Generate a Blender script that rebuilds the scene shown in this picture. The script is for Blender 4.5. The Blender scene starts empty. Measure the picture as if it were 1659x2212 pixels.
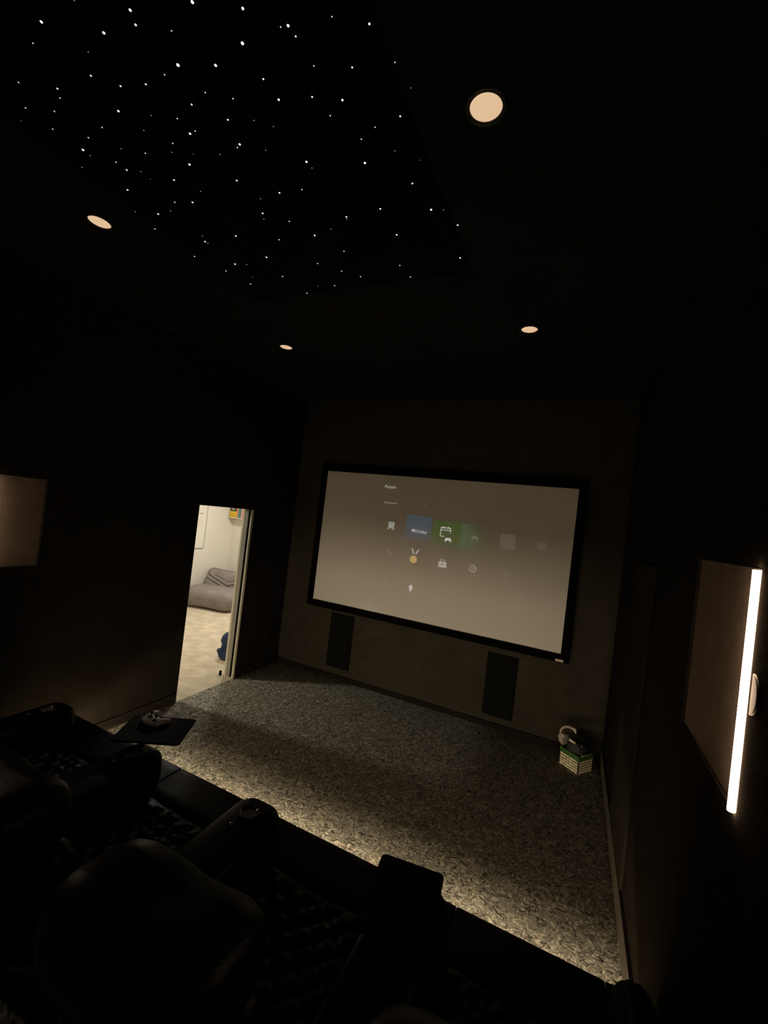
import bpy, bmesh, math, random
from mathutils import Vector, Matrix, noise
random.seed(7)
scene = bpy.context.scene
C = scene.collection

# ------------------------------------------------------------------ camera
cd = bpy.data.cameras.new('camera')
cam = bpy.data.objects.new('camera', cd)
C.objects.link(cam)
R = ((0.90340765, 0.41249359, 0.11706261), (0.10206146, 0.05829923, -0.9930683), (-0.41645897, 0.90909309, 0.01056827))
F = 915.69
H = 2.142
mw = Matrix(((R[0][0], -R[1][0], -R[2][0], 0), (R[0][1], -R[1][1], -R[2][1], 0), (R[0][2], -R[1][2], -R[2][2], H), (0, 0, 0, 1)))
cam.matrix_world = mw
cd.sensor_fit = 'HORIZONTAL'
cd.sensor_width = 36.0
cd.lens = 36.0 * F / 1659.0
cd.clip_start = 0.02
scene.camera = cam

# ------------------------------------------------------------------ world / exposure
w = bpy.data.worlds.new('world'); scene.world = w; w.use_nodes = True
w.node_tree.nodes['Background'].inputs[0].default_value = (0, 0, 0, 1)
w.node_tree.nodes['Background'].inputs[1].default_value = 0
scene.view_settings.view_transform = 'Standard'
scene.view_settings.look = 'None'
scene.view_settings.gamma = 1
scene.view_settings.use_curve_mapping = False
scene.view_settings.exposure = 0.0
try:
    scene.cycles.sample_clamp_indirect = 8.0
    scene.cycles.max_bounces = 8
except Exception:
    pass

# light levels (all tuned here)
L_SEAT = 1100.0        # warm strip high under the seat row
L_SEAT2 = 105.0       # added warm strip on a low rail, put in to light the screen
L_BAR = 42.0          # vertical wall light bars
L_NEXT = 31.0        # lamp of the next room that throws light through the doorway
L_NEXT2 = 52.0       # second lamp of the next room
C_SEAT = (1.0, 0.80, 0.53)
C_BAR = (1.0, 0.72, 0.50)
L_DOWN = 0.72        # dimmed recessed spots

def lamp(name, loc, size, power, col):
    l = bpy.data.lights.new(name, 'AREA'); l.shape = 'DISK'; l.size = size; l.energy = power; l.color = col
    o = bpy.data.objects.new(name, l); C.objects.link(o); o.location = loc
    return o
lamp('ceiling_lamp', (-5.0, 3.05, 2.915), 0.16, L_NEXT, (1.0, 0.95, 0.80))
lamp('ceiling_lamp', (-5.2, 5.9, 2.915), 0.30, L_NEXT2, (1.0, 0.95, 0.90))

def spot(name, loc, power, col, size):
    l = bpy.data.lights.new(name, 'SPOT'); l.energy = power; l.color = col; l.spot_size = math.radians(size); l.spot_blend = 1.0; l.shadow_soft_size = 0.05
    o = bpy.data.objects.new(name, l); C.objects.link(o); o.location = loc
spot('added_rear_spot', (-2.6, -0.29, 3.57), 22.0, (1.0, 0.86, 0.66), 80)   # unseen spot, added to brighten the raised floor behind the row

# ------------------------------------------------------------------ materials
MATS = {}
def mat(name, col, rough=0.6, metal=0.0, em=None, es=0.0, spec=0.5, bump=None, var=None, sample=True, coat=0.0):
    if name in MATS: return MATS[name]
    m = bpy.data.materials.new(name); m.use_nodes = True
    nt = m.node_tree; b = nt.nodes['Principled BSDF']
    b.inputs['Base Color'].default_value = (*col, 1)
    b.inputs['Roughness'].default_value = rough
    b.inputs['Metallic'].default_value = metal
    b.inputs['Specular IOR Level'].default_value = spec
    if coat: b.inputs['Coat Weight'].default_value = coat
    tc = nt.nodes.new('ShaderNodeTexCoord')
    if var:                                   # (scale, amount) mottled colour
        n = nt.nodes.new('ShaderNodeTexNoise'); n.inputs['Scale'].default_value = var[0]; n.inputs['Detail'].default_value = 4
        r = nt.nodes.new('ShaderNodeValToRGB')
        r.color_ramp.elements[0].position = 0.35; r.color_ramp.elements[1].position = 0.65
        r.color_ramp.elements[0].color = (*[c * (1 - var[1]) for c in col], 1)
        r.color_ramp.elements[1].color = (*[min(1, c * (1 + var[1])) for c in col], 1)
        nt.links.new(tc.outputs['Object'], n.inputs['Vector'])
        nt.links.new(n.outputs['Fac'], r.inputs['Fac']); nt.links.new(r.outputs['Color'], b.inputs['Base Color'])
    if bump:                                  # (scale, strength)
        n = nt.nodes.new('ShaderNodeTexNoise'); n.inputs['Scale'].default_value = bump[0]; n.inputs['Detail'].default_value = 3
        bp = nt.nodes.new('ShaderNodeBump'); bp.inputs['Strength'].default_value = bump[1]; bp.inputs['Distance'].default_value = 0.01
        nt.links.new(tc.outputs['Object'], n.inputs['Vector'])
        nt.links.new(n.outputs['Fac'], bp.inputs['Height']); nt.links.new(bp.outputs['Normal'], b.inputs['Normal'])
    if em:
        b.inputs['Emission Color'].default_value = (*em, 1)
        b.inputs['Emission Strength'].default_value = es
    if not sample:
        try: m.cycles.emission_sampling = 'NONE'
        except Exception: pass
    MATS[name] = m
    return m

def carpet_material():
    m = bpy.data.materials.new('theatre carpet'); m.use_nodes = True
    nt = m.node_tree; b = nt.nodes['Principled BSDF']; N = nt.nodes.new; K = nt.links.new
    tc = N('ShaderNodeTexCoord')
    def ridge(scale, lo, hi, seed):
        mp = N('ShaderNodeMapping'); mp.inputs['Location'].default_value = (seed, seed * 2, 0)
        K(tc.outputs['Object'], mp.inputs['Vector'])
        n = N('ShaderNodeTexNoise'); n.inputs['Scale'].default_value = scale; n.inputs['Detail'].default_value = 1.5
        n.inputs['Distortion'].default_value = 0.9
        K(mp.outputs['Vector'], n.inputs['Vector'])
        s = N('ShaderNodeMath'); s.operation = 'SUBTRACT'; s.inputs[1].default_value = 0.5; K(n.outputs['Fac'], s.inputs[0])
        a = N('ShaderNodeMath'); a.operation = 'ABSOLUTE'; K(s.outputs[0], a.inputs[0])
        r = N('ShaderNodeMapRange'); r.inputs['From Min'].default_value = lo; r.inputs['From Max'].default_value = hi
        K(a.outputs[0], r.inputs['Value'])
        return r
    dark = ridge(21, 0.010, 0.045, 0)         # dark worms
    pale = ridge(23, 0.014, 0.05, 5)         # pale worms
    def gate(scale, seed, lo, hi):            # breaks the worms into short pieces
        mp = N('ShaderNodeMapping'); mp.inputs['Location'].default_value = (seed, -seed, 0); K(tc.outputs['Object'], mp.inputs['Vector'])
        n = N('ShaderNodeTexNoise'); n.inputs['Scale'].default_value = scale; n.inputs['Detail'].default_value = 1; K(mp.outputs['Vector'], n.inputs['Vector'])
        r = N('ShaderNodeMapRange'); r.inputs['From Min'].default_value = lo; r.inputs['From Max'].default_value = hi; K(n.outputs['Fac'], r.inputs['Value'])
        return r
    def either(a, b):
        k = N('ShaderNodeMath'); k.operation = 'MAXIMUM'; K(a.outputs['Result'], k.inputs[0]); K(b.outputs['Result'], k.inputs[1]); return k
    dk = either(dark, gate(22, 3, 0.50, 0.62)); pl = either(pale, gate(18, 9, 0.54, 0.68))
    mot = N('ShaderNodeTexNoise'); mot.inputs['Scale'].default_value = 60; mot.inputs['Detail'].default_value = 3
    K(tc.outputs['Object'], mot.inputs['Vector'])
    base = N('ShaderNodeValToRGB')
    base.color_ramp.elements[0].position = 0.35; base.color_ramp.elements[1].position = 0.65
    base.color_ramp.elements[0].color = (0.15, 0.138, 0.112, 1); base.color_ramp.elements[1].color = (0.29, 0.268, 0.218, 1)
    K(mot.outputs['Fac'], base.inputs['Fac'])
    m1 = N('ShaderNodeMix'); m1.data_type = 'RGBA'; m1.inputs['A'].default_value = (0.56, 0.515, 0.42, 1)
    K(pl.outputs[0], m1.inputs['Factor']); K(base.outputs['Color'], m1.inputs['B'])
    m2 = N('ShaderNodeMix'); m2.data_type = 'RGBA'; m2.inputs['A'].default_value = (0.060, 0.052, 0.038, 1)
    K(dk.outputs[0], m2.inputs['Factor']); K(m1.outputs['Result'], m2.inputs['B'])
    K(m2.outputs['Result'], b.inputs['Base Color'])
    bp = N('ShaderNodeBump'); bp.inputs['Strength'].default_value = 0.5; bp.inputs['Distance'].default_value = 0.004
    K(dk.outputs[0], bp.inputs['Height']); K(bp.outputs['Normal'], b.inputs['Normal'])
    b.inputs['Roughness'].default_value = 0.95; b.inputs['Specular IOR Level'].default_value = 0.1
    return m

M_CARPET = carpet_material()
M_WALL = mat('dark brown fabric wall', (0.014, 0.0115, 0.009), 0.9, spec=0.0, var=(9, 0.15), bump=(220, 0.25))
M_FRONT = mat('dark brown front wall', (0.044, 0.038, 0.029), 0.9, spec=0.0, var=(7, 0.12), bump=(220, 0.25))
M_CEIL = mat('near black ceiling paint', (0.008, 0.0072, 0.005), 0.95, spec=0.1, var=(5, 0.1))
M_TRIM = mat('dark painted trim', (0.012, 0.009, 0.007), 0.7, spec=0.08, var=(6, 0.1))
M_SKIRT = mat('brown grey skirting paint', (0.075, 0.062, 0.048), 0.6, spec=0.3, var=(6, 0.1))
M_LEATHER = mat('black leather', (0.0018, 0.0018, 0.002), 0.38, spec=0.10, bump=(160, 0.12), var=(14, 0.2))
M_BLACK = mat('matt black plastic', (0.003, 0.003, 0.003), 0.75, spec=0.08, bump=(300, 0.1))
M_GRILLE = mat('black speaker cloth', (0.006, 0.006, 0.005), 0.9, spec=0.1, bump=(500, 0.4))
M_CREAM = mat('cream wall paint', (0.74, 0.70, 0.61), 0.85, spec=0.2, var=(2, 0.02))
M_NFLOOR = mat('pale beige patchy carpet', (0.57, 0.49, 0.36), 0.95, spec=0.1, var=(5.5, 0.14), bump=(80, 0.3))
M_WFRAME = mat('cream door lining paint', (0.60, 0.56, 0.43), 0.5, var=(4, 0.04))
M_GREYL = mat('grey lining edge', (0.26, 0.25, 0.22), 0.6, var=(4, 0.05))

# ------------------------------------------------------------------ mesh helpers
def new(): return bmesh.new()
def box(bm, x0, x1, y0, y1, z0, z1, M=None):
    vs = [bm.verts.new(Vector((x, y, z)) if M is None else M @ Vector((x, y, z))) for z in (z0, z1) for y in (y0, y1) for x in (x0, x1)]
    for f in ((0, 2, 3, 1), (4, 5, 7, 6), (0, 1, 5, 4), (2, 6, 7, 3), (0, 4, 6, 2), (1, 3, 7, 5)):
        bm.faces.new([vs[i] for i in f])
def lathe(bm, prof, n=32, M=None, cap=True):
    rings = []
    for r, z in prof:
        rings.append([bm.verts.new((M or Matrix()) @ Vector((r * math.cos(2 * math.pi * i / n), r * math.sin(2 * math.pi * i / n), z))) for i in range(n)])
    for a, b in zip(rings, rings[1:]):
        for i in range(n):
            bm.faces.new((a[i], a[(i + 1) % n], b[(i + 1) % n], b[i]))
    if cap:
        bm.faces.new(rings[0][::-1]); bm.faces.new(rings[-1])
def tube(bm, pts, rad, n=10, flat=1.0):
    pts = [Vector(p) for p in pts]
    rs = rad if isinstance(rad, (list, tuple)) else [rad] * len(pts)
    rings = []; up = Vector((0, 0, 1))
    for i, p in enumerate(pts):
        t = (pts[min(i + 1, len(pts) - 1)] - pts[max(i - 1, 0)]).normalized()
        s = t.cross(up)
        if s.length < 1e-3: s = t.cross(Vector((1, 0, 0)))
        s.normalize(); u = s.cross(t)
        rings.append([bm.verts.new(p + rs[i] * (math.cos(2 * math.pi * k / n) * s + flat * math.sin(2 * math.pi * k / n) * u)) for k in range(n)])
    for a, b in zip(rings, rings[1:]):
        for i in range(n):
            bm.faces.new((a[i], a[(i + 1) % n], b[(i + 1) % n], b[i]))
    bm.faces.new(rings[0][::-1]); bm.faces.new(rings[-1])
def rbox(bm, sx, sy, sz, r, cen=(0, 0, 0), n=8, fn=None, M=None):
    """rounded box: a gridded cube whose skin is pushed out from an inner box"""
    hx, hy, hz = sx / 2, sy / 2, sz / 2
    vm = {}
    def coords(h):
        k = [-h, -h + r * 0.12, -h + r * 0.4, -h + r]
        inner = [(-h + r) + (2 * h - 2 * r) * i / n for i in range(1, n)]
        return k + inner + [h - r, h - r * 0.4, h - r * 0.12, h]
    cx, cy, cz = coords(hx), coords(hy), coords(hz)
    def vert(p):
        key = (round(p[0], 5), round(p[1], 5), round(p[2], 5))
        if key in vm: return vm[key]
        q = Vector((max(-hx + r, min(hx - r, p[0])), max(-hy + r, min(hy - r, p[1])), max(-hz + r, min(hz - r, p[2]))))
        d = Vector(p) - q
        if d.length > 1e-9: d = d.normalized() * r
        v = q + d
        if fn: v = fn(v)
        v = v + Vector(cen)
        if M is not None: v = M @ v
        vm[key] = bm.verts.new(v); return vm[key]
    def grid(A, B, mk, flip):
        for i in range(len(A) - 1):
            for j in range(len(B) - 1):
                q = [mk(A[i], B[j]), mk(A[i + 1], B[j]), mk(A[i + 1], B[j + 1]), mk(A[i], B[j + 1])]
                q = [vert(p) for p in q]
                if len(set(q)) < 3: continue
                if flip: q.reverse()
                try: bm.faces.new(q)
                except ValueError: pass
    grid(cx, cy, lambda a, b: (a, b, hz), False); grid(cx, cy, lambda a, b: (a, b, -hz), True)
    grid(cx, cz, lambda a, b: (a, -hy, b), False); grid(cx, cz, lambda a, b: (a, hy, b), True)
    grid(cy, cz, lambda a, b: (hx, a, b), False); grid(cy, cz, lambda a, b: (-hx, a, b), True)
def prism(bm, pts, h, M=None):
    """polygon in local xy, extruded by h along local z"""
    M = M or Matrix()
    a = [bm.verts.new(M @ Vector((x, y, 0))) for x, y in pts]; b = [bm.verts.new(M @ Vector((x, y, h))) for x, y in pts]
    bm.faces.new(a[::-1]); bm.faces.new(b)
    for i in range(len(pts)):
        j = (i + 1) % len(pts); bm.faces.new((a[i], a[j], b[j], b[i]))
def rrect(w, h, r, n=6, cx=0, cy=0):
    out = []
    for sx, sy, a0 in ((1, 1, 0), (-1, 1, 90), (-1, -1, 180), (1, -1, 270)):
        for k in range(n + 1):
            a = math.radians(a0 + 90 * k / n)
            out.append((cx + sx * (w / 2 - r) + r * math.cos(a), cy + sy * (h / 2 - r) + r * math.sin(a)))
    return out
def obj(name, bm, m, parent=None, smooth=False, bevel=0.0):
    bmesh.ops.recalc_face_normals(bm, faces=bm.faces)
    me = bpy.data.meshes.new(name); bm.to_mesh(me); bm.free()
    me.materials.append(m)
    if smooth:
        for p in me.polygons: p.use_smooth = True
    o = bpy.data.objects.new(name, me); C.objects.link(o)
    if parent: o.parent = parent
    if bevel:
        b = o.modifiers.new('bevel', 'BEVEL'); b.width = bevel; b.segments = 2; b.limit_method = 'ANGLE'
    return o
def tag(o, label, cat, group=None, kind=None):
    o['label'] = label; o['category'] = cat
    if group: o['group'] = group
    if kind: o['kind'] = kind
    return o
def thing(name, label, cat, loc=(0, 0, 0), rotz=0, group=None):
    o = bpy.data.objects.new(name, None); C.objects.link(o)
    o.location = loc; o.rotation_euler = (0, 0, rotz); o.empty_display_size = 0.1
    return tag(o, label, cat, group)
def struct(name, bm, m, parent=None, **k):
    o = obj(name, bm, m, parent, **k)
    if parent is None: o['kind'] = 'structure'
    return o
def dup(root, loc, rotz=0, label=None):
    r = root.copy(); C.objects.link(r); r.location = loc; r.rotation_euler = (0, 0, rotz)
    if label: r['label'] = label
    for ch in list(root.children):
        c = ch.copy(); C.objects.link(c); c.parent = r
        for g in ch.children:
            d = g.copy(); C.objects.link(d); d.parent = c
    return r

# ------------------------------------------------------------------ setting: cinema room
XL, XR, YF, YB, ZC = -3.55, 0.44, 4.81, -1.6, 3.6
T = 0.15
D0, D1, DH = 3.18, 4.01, 2.05          # doorway in the left wall
RISER = 0.45
bm = new(); box(bm, XL, XR + T, YB - T, YF + T, -0.12, 0); struct('floor', bm, M_CARPET)
bm = new(); box(bm, XL + 0.01, XR - 0.005, YB, 0.995, 0.001, RISER); struct('floor_riser', bm, M_CARPET)
bm = new(); box(bm, XL - T, XR + T, YB - T, YF + T, ZC, ZC + 0.1); struct('ceiling', bm, M_CEIL)
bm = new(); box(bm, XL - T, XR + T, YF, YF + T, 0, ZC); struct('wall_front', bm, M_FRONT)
bm = new(); box(bm, XL - T, XR + T, YB - T, YB, 0, ZC); struct('wall_back', bm, M_WALL)
# side walls, each with a shallow niche that holds a light bar
NY0, NY1, NZ0, NZ1, ND = 1.40, 2.02, 1.485, 2.125, 0.012
def wall_with_holes(name, xa, xb, holes, m):
    """holes: (y0,y1,z0,z1,xback) ; xback None = open right through"""
    ys = sorted({YB, YF} | {h[0] for h in holes} | {h[1] for h in holes})
    bm = new()
    for y0, y1 in zip(ys, ys[1:]):
        hs = [h for h in holes if h[0] <= y0 and h[1] >= y1]
        if not hs: box(bm, xa, xb, y0, y1, 0, ZC); continue
        h = hs[0]
        if h[2] > 0: box(bm, xa, xb, y0, y1, 0, h[2])
        box(bm, xa, xb, y0, y1, h[3], ZC)
        if h[4] is not None: box(bm, h[4][0], h[4][1], y0, y1, h[2], h[3])
    return struct(name, bm, m)
wall_with_holes('wall_left', XL - T, XL, [(D0, D1, 0, DH, None), (NY0, 1.80, NZ0, NZ1, (XL - T, XL - ND))], M_WALL)
wall_with_holes('wall_right', XR, XR + T, [(NY0, NY1, NZ0, NZ1, (XR + ND, XR + T))], M_WALL)
# skirting
bm = new(); box(bm, XL + 0.001, XL + 0.016, 1.02, D0, 0, 0.095); struct('baseboard_left', bm, M_TRIM, bevel=0.003)
bm = new(); box(bm, XL + 0.001, XL + 0.016, D1, YF, 0, 0.095); struct('baseboard_left_front', bm, M_TRIM, bevel=0.003)
bm = new(); box(bm, XL + 0.016, XR - 0.02, YF - 0.016, YF, 0, 0.06); struct('baseboard_front', bm, M_TRIM, bevel=0.003)
bm = new(); box(bm, XR - 0.018, XR, 1.02, YF - 0.016, 0.03, 0.17); struct('baseboard_right', bm, M_SKIRT, bevel=0.003)
# door lining on the hinge side: cream stop, dark slot, grey face, cream far edge
bm = new(); box(bm, XL - T, XL, D0 - 0.002, D0 + 0.012, 0, DH); box(bm, XL - T, XL, D0, D1, DH - 0.012, DH + 0.001); struct('trim_1', bm, M_TRIM)
door = thing('door_1', 'cream sliding door leaf tucked into the slot of the bright doorway', 'door', (XL - 0.075, D1, 0))
del door['label'], door['category']; door['kind'] = 'structure'
bm = new(); box(bm, 0.052, 0.074, -0.030, -0.002, 0.0, DH - 0.014); obj('door_stop', bm, M_WFRAME, door, bevel=0.003)
bm = new(); box(bm, 0.002, 0.052, -0.004, -0.002, 0.0, DH - 0.014); obj('slot', bm, M_BLACK, door)
bm = new(); box(bm, -0.055, 0.002, -0.012, -0.002, 0.0, DH - 0.014); obj('door_leaf', bm, M_GREYL, door, bevel=0.002)
bm = new(); box(bm, -0.076, -0.055, -0.014, -0.002, 0.0, DH - 0.014); obj('door_lining', bm, M_WFRAME, door, bevel=0.002)
bm = new(); box(bm, -0.12, -0.098, -0.055, -0.030, 0.0, 0.055); obj('door_catch', bm, M_BLACK, door, bevel=0.002)

# ------------------------------------------------------------------ setting: bright next room
NX, NYF, NYB, NZ = -7.0, 7.25, 1.6, 2.95
bm = new(); box(bm, NX - T, XL - 0.0005, NYB - T, NYF + T, -0.12, 0.0); struct('floor_next_room', bm, M_NFLOOR)
bm = new(); box(bm, NX - T, XL - T, NYB - T, NYF + T, NZ, NZ + 0.1); struct('ceiling_next_room', bm, M_CREAM)
bm = new(); box(bm, NX - T, NX, NYB - T, NYF + T, 0, NZ); struct('wall_next_room_far', bm, M_CREAM)
bm = new(); box(bm, NX, XL - T, NYF, NYF + T, 0, NZ); struct('wall_next_room_side', bm, M_CREAM)
bm = new(); box(bm, NX, XL - T, NYB - T, NYB, 0, NZ); struct('wall_next_room_back', bm, M_CREAM)
bm = new()
box(bm, XL - T - 0.02, XL - T, NYB, D0, 0, NZ); box(bm, XL - T - 0.02, XL - T, D1, NYF, 0, NZ); box(bm, XL - T - 0.02, XL - T, D0, D1, DH, NZ)
struct('wall_next_room_door', bm, M_CREAM)

# ------------------------------------------------------------------ projection screen
SX0, SX1, SZ0, SZ1 = -3.065, -0.025, 0.957, 2.657
SW, SH = SX1 - SX0, SZ1 - SZ0
YS = 4.775                                   # front face of the cloth
scr = thing('projection_screen', 'large wide projection screen in a black frame showing a dim app menu', 'screen', (SX0, YS, SZ0))
def uv(u, v): return u * SW, v * SH
def cloth_mat(name, em, es=1.0):
    return mat(name, (0.78, 0.76, 0.74), 0.9, em=em, es=es, spec=0.1, sample=False)
bm = new(); box(bm, 0, SW, 0, 0.006, 0, SH)
obj('screen_cloth', bm, cloth_mat('white screen cloth', (0.022, 0.016, 0.009)), scr)
bm = new(); fw = 0.085
box(bm, -fw, SW + fw, -0.012, 0.034, -fw, 0); box(bm, -fw, SW + fw, -0.012, 0.034, SH, SH + fw)
box(bm, -fw, 0, -0.012, 0.034, 0, SH); box(bm, SW, SW + fw, -0.012, 0.034, 0, SH)
obj('screen_frame', bm, mat('black velvet frame', (0.002, 0.002, 0.002), 0.95, spec=0.05, bump=(400, 0.2)), scr, bevel=0.004)
bm = new(); box(bm, SW - 0.045, SW + 0.032, -0.017, -0.012, -0.078, -0.054)
obj('name_plate', bm, mat('silver name plate', (0.75, 0.66, 0.55), 0.5, spec=0.5, var=(60, 0.1)), scr, bevel=0.002)
# what the projector shows, each piece a thin patch of screen that gives its own light
def face_xz():  # local xy -> world xz, extruding towards the room
    return Matrix(((1, 0, 0, 0), (0, 0, -1, 0), (0, 1, 0, 0), (0, 0, 0, 1)))
FX = face_xz()
LV = [0]
def at(u, v, lv=1):
    x, z = uv(u, v); return Matrix.Translation((x, -0.0008 * lv, z)) @ FX
def patch(name, polys, u, v, col, es=1.0, lv=1, label=None, m=None):
    bm = new()
    for p in polys: prism(bm, p, 0.0006, at(u, v, lv))
    o = obj(name, bm, m or cloth_mat('projected ' + str(col), col, es), scr)
    if label: o['label'] = label
    return o
def grad_mat(name, c0, c1, axis, a, b):
    """light of a projected tile that runs from one colour to another across the tile (picture content)"""
    m = cloth_mat(name, (1, 1, 1)); nt = m.node_tree; bs = nt.nodes['Principled BSDF']
    tc = nt.nodes.new('ShaderNodeTexCoord'); sp = nt.nodes.new('ShaderNodeSeparateXYZ'); mr = nt.nodes.new('ShaderNodeMapRange')
    cr = nt.nodes.new('ShaderNodeValToRGB'); cr.color_ramp.elements[0].color = (*c0, 1); cr.color_ramp.elements[1].color = (*c1, 1)
    nt.links.new(tc.outputs['Object'], sp.inputs[0]); nt.links.new(sp.outputs[axis], mr.inputs['Value'])
    mr.inputs['From Min'].default_value = a; mr.inputs['From Max'].default_value = b
    nt.links.new(mr.outputs['Result'], cr.inputs['Fac']); nt.links.new(cr.outputs['Color'], bs.inputs['Emission Color'])
    return m
tw, th = 0.112 * SW, 0.170 * SH
BG = (0.022, 0.016, 0.009)
def rect(w, h, cx=0, cy=0): return [(cx - w / 2, cy - h / 2), (cx + w / 2, cy - h / 2), (cx + w / 2, cy + h / 2), (cx - w / 2, cy + h / 2)]
zz = 0.63 * SH
patch('projected_tile', [rect(0.106 * SW, th)], 0.444, 0.645, None, m=grad_mat('blue tile light', (0.020, 0.021, 0.036), (0.008, 0.034, 0.056), 'Z', zz - th / 2, zz + th / 2), label='blue fading tile')
patch('projected_tile', [rect(tw, th * 1.02)], 0.559, 0.627, None, m=grad_mat('olive tile light', (0.012, 0.026, 0.002), (0.008, 0.042, 0.000), 'Z', zz - th / 2, zz + th / 2), label='olive green tile')
patch('projected_tile', [rect(0.104 * SW, th * 1.04)], 0.669, 0.627, None, m=grad_mat('green tile light', (0.018, 0.058, 0.024), (0.018, 0.022, 0.010), 'X', 0.617 * SW, 0.675 * SW), label='green tile fading to the right')
patch('projected_tile', [rrect(0.052 * SW, 0.10 * SH, 0.01)], 0.787, 0.628, (0.046, 0.041, 0.030), label='faint pale square tile')
WHT = (0.17, 0.17, 0.155)
def text(name, s, u, v, h, wd, col, label=None, shear=0):
    cu = bpy.data.curves.new(name, 'FONT'); cu.body = s; cu.size = h * 1.4; cu.extrude = 0.0004
    t = bpy.data.objects.new(name, cu); C.objects.link(t)
    dg = bpy.context.evaluated_depsgraph_get(); me = bpy.data.meshes.new_from_object(t.evaluated_get(dg))
    bpy.data.objects.remove(t); bpy.data.curves.remove(cu)
    xs = [v_.co.x for v_ in me.vertices]; x0, x1 = min(xs), max(xs); k = wd / (x1 - x0)
    me.transform(at(u, v, 3) @ Matrix.Diagonal((k, 1, 1, 1)) @ Matrix.Translation((-x0, 0, 0)))
    me.materials.clear(); me.materials.append(cloth_mat('projected text ' + str(col), col))
    o = bpy.data.objects.new(name, me); C.objects.link(o); o.parent = scr
    if label: o['label'] = label
    return o
text('projected_text', 'Apps', 0.277, 0.908, 0.038, 0.053 * SW, (0.240, 0.240, 0.220), 'word Apps')
text('projected_text', 'Featured', 0.284, 0.795, 0.026, 0.055 * SW, (0.150, 0.145, 0.130), 'small blurred word')
text('projected_text', 'Dolby', 0.434, 0.612, 0.036, 0.048 * SW, (0.341, 0.341, 0.357), 'white lettering on the blue tile')
def half_d(cx, cy, s, flip):
    p = [(0, -s)]
    for k in range(9):
        a = -math.pi / 2 + math.pi * k / 8; p.append((s * 0.9 * math.cos(a), s * math.sin(a)))
    p.append((0, s)); return [(cx + (-x if flip else x), cy + y) for x, y in p]
patch('projected_icon', [half_d(-0.018, 0, 0.019, False), half_d(0.018, 0, 0.019, True)], 0.424, 0.624, (0.341, 0.341, 0.357), lv=3, label='white double D mark on the blue tile')
patch('projected_icon', [[(-0.016, 0.008), (0, -0.010), (0.016, 0.008)]], 0.462, 0.805, (0.140, 0.130, 0.100), label='small down arrow')
def pad(s):   # game controller outline
    return [(-1.0 * s, -0.62 * s), (-0.82 * s, 0.15 * s), (-0.55 * s, 0.5 * s), (-0.2 * s, 0.42 * s), (0.2 * s, 0.42 * s), (0.55 * s, 0.5 * s), (0.82 * s, 0.15 * s), (1.0 * s, -0.62 * s), (0.72 * s, -0.66 * s), (0.35 * s, -0.22 * s), (-0.35 * s, -0.22 * s), (-0.72 * s, -0.66 * s)]
def shift(p, dx, dy): return [(x + dx, y + dy) for x, y in p]
patch('projected_icon', [rrect(0.085, 0.05, 0.018, cy=0.03), shift(pad(0.045), 0, -0.012)], 0.328, 0.633, (0.180, 0.180, 0.165), label='pale store and controller icon at the left of the tile row')
# calendar window + controller on the olive tile
wv = 0.115; hv = 0.10
patch('projected_icon', [rect(wv, 0.010, 0, hv / 2), rect(wv, 0.008, 0, hv / 2 - 0.026), rect(0.008, hv, -wv / 2, 0), rect(0.008, hv * 0.55, wv / 2, hv * 0.22), rect(wv * 0.4, 0.008, -wv * 0.28, -hv / 2),
      rect(0.009, 0.018, -0.028, hv / 2 + 0.008), rect(0.009, 0.018, 0.028, hv / 2 + 0.008)], 0.555, 0.640, (0.310, 0.310, 0.287), lv=3, label='white window outline on the olive tile')
patch('projected_icon', [pad(0.040)], 0.568, 0.592, (0.403, 0.403, 0.388), lv=3, label='white game controller on the olive tile')
patch('projected_icon', [pad(0.042), rect(0.05, 0.008, 0, 0.03)], 0.668, 0.625, (0.070, 0.086, 0.058), lv=3, label='faint controller on the green tile')
# second row
patch('projected_icon', [[(-0.02, 0.01), (0.0, 0.03), (0.03, 0.015), (0.035, -0.02)]], 0.329, 0.442, (0.105, 0.095, 0.070), label='faint round icon under the store icon')
patch('projected_icon', [[(-0.052, 0.058), (-0.034, 0.058), (-0.006, 0.0), (-0.020, -0.004)], [(0.052, 0.058), (0.034, 0.058), (0.006, 0.0), (0.020, -0.004)]], 0.442, 0.462, (0.260, 0.250, 0.280), label='white ribbon of the medal icon')
patch('projected_icon', [[(0.045 * math.cos(a * math.pi / 12), 0.045 * math.sin(a * math.pi / 12)) for a in range(24)]], 0.4385, 0.422, (0.300, 0.190, 0.050), lv=2, label='gold medal disc')
bagc = (0.23, 0.22, 0.20)
patch('projected_icon', [[(-0.050, -0.042), (0.050, -0.042), (0.046, 0.022), (-0.046, 0.022)], rect(0.007, 0.03, -0.022, 0.032), rect(0.007, 0.03, 0.022, 0.032), rect(0.05, 0.007, 0, 0.046)], 0.557, 0.424, bagc, label='pale shopping bag icon')
patch('projected_icon', [rect(0.024, 0.018, 0, 0)], 0.557, 0.418, (0.060, 0.070, 0.060), lv=3, label='dark mark on the bag icon')
def ring(r0, r1, n=24, a0=0, a1=2 * math.pi):
    out = []
    for i in range(n):
        a = a0 + (a1 - a0) * i / n; b = a0 + (a1 - a0) * (i + 1) / n
        out.append([(r0 * math.cos(a), r0 * math.sin(a)), (r1 * math.cos(a), r1 * math.sin(a)), (r1 * math.cos(b), r1 * math.sin(b)), (r0 * math.cos(b), r0 * math.sin(b))])
    return out
teeth = [[(math.cos(a) * r - math.sin(a) * s, math.sin(a) * r + math.cos(a) * s) for r, s in ((0.038, -0.007), (0.048, -0.005), (0.048, 0.005), (0.038, 0.007))] for a in [k * math.pi / 5 for k in range(10)]]
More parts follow.
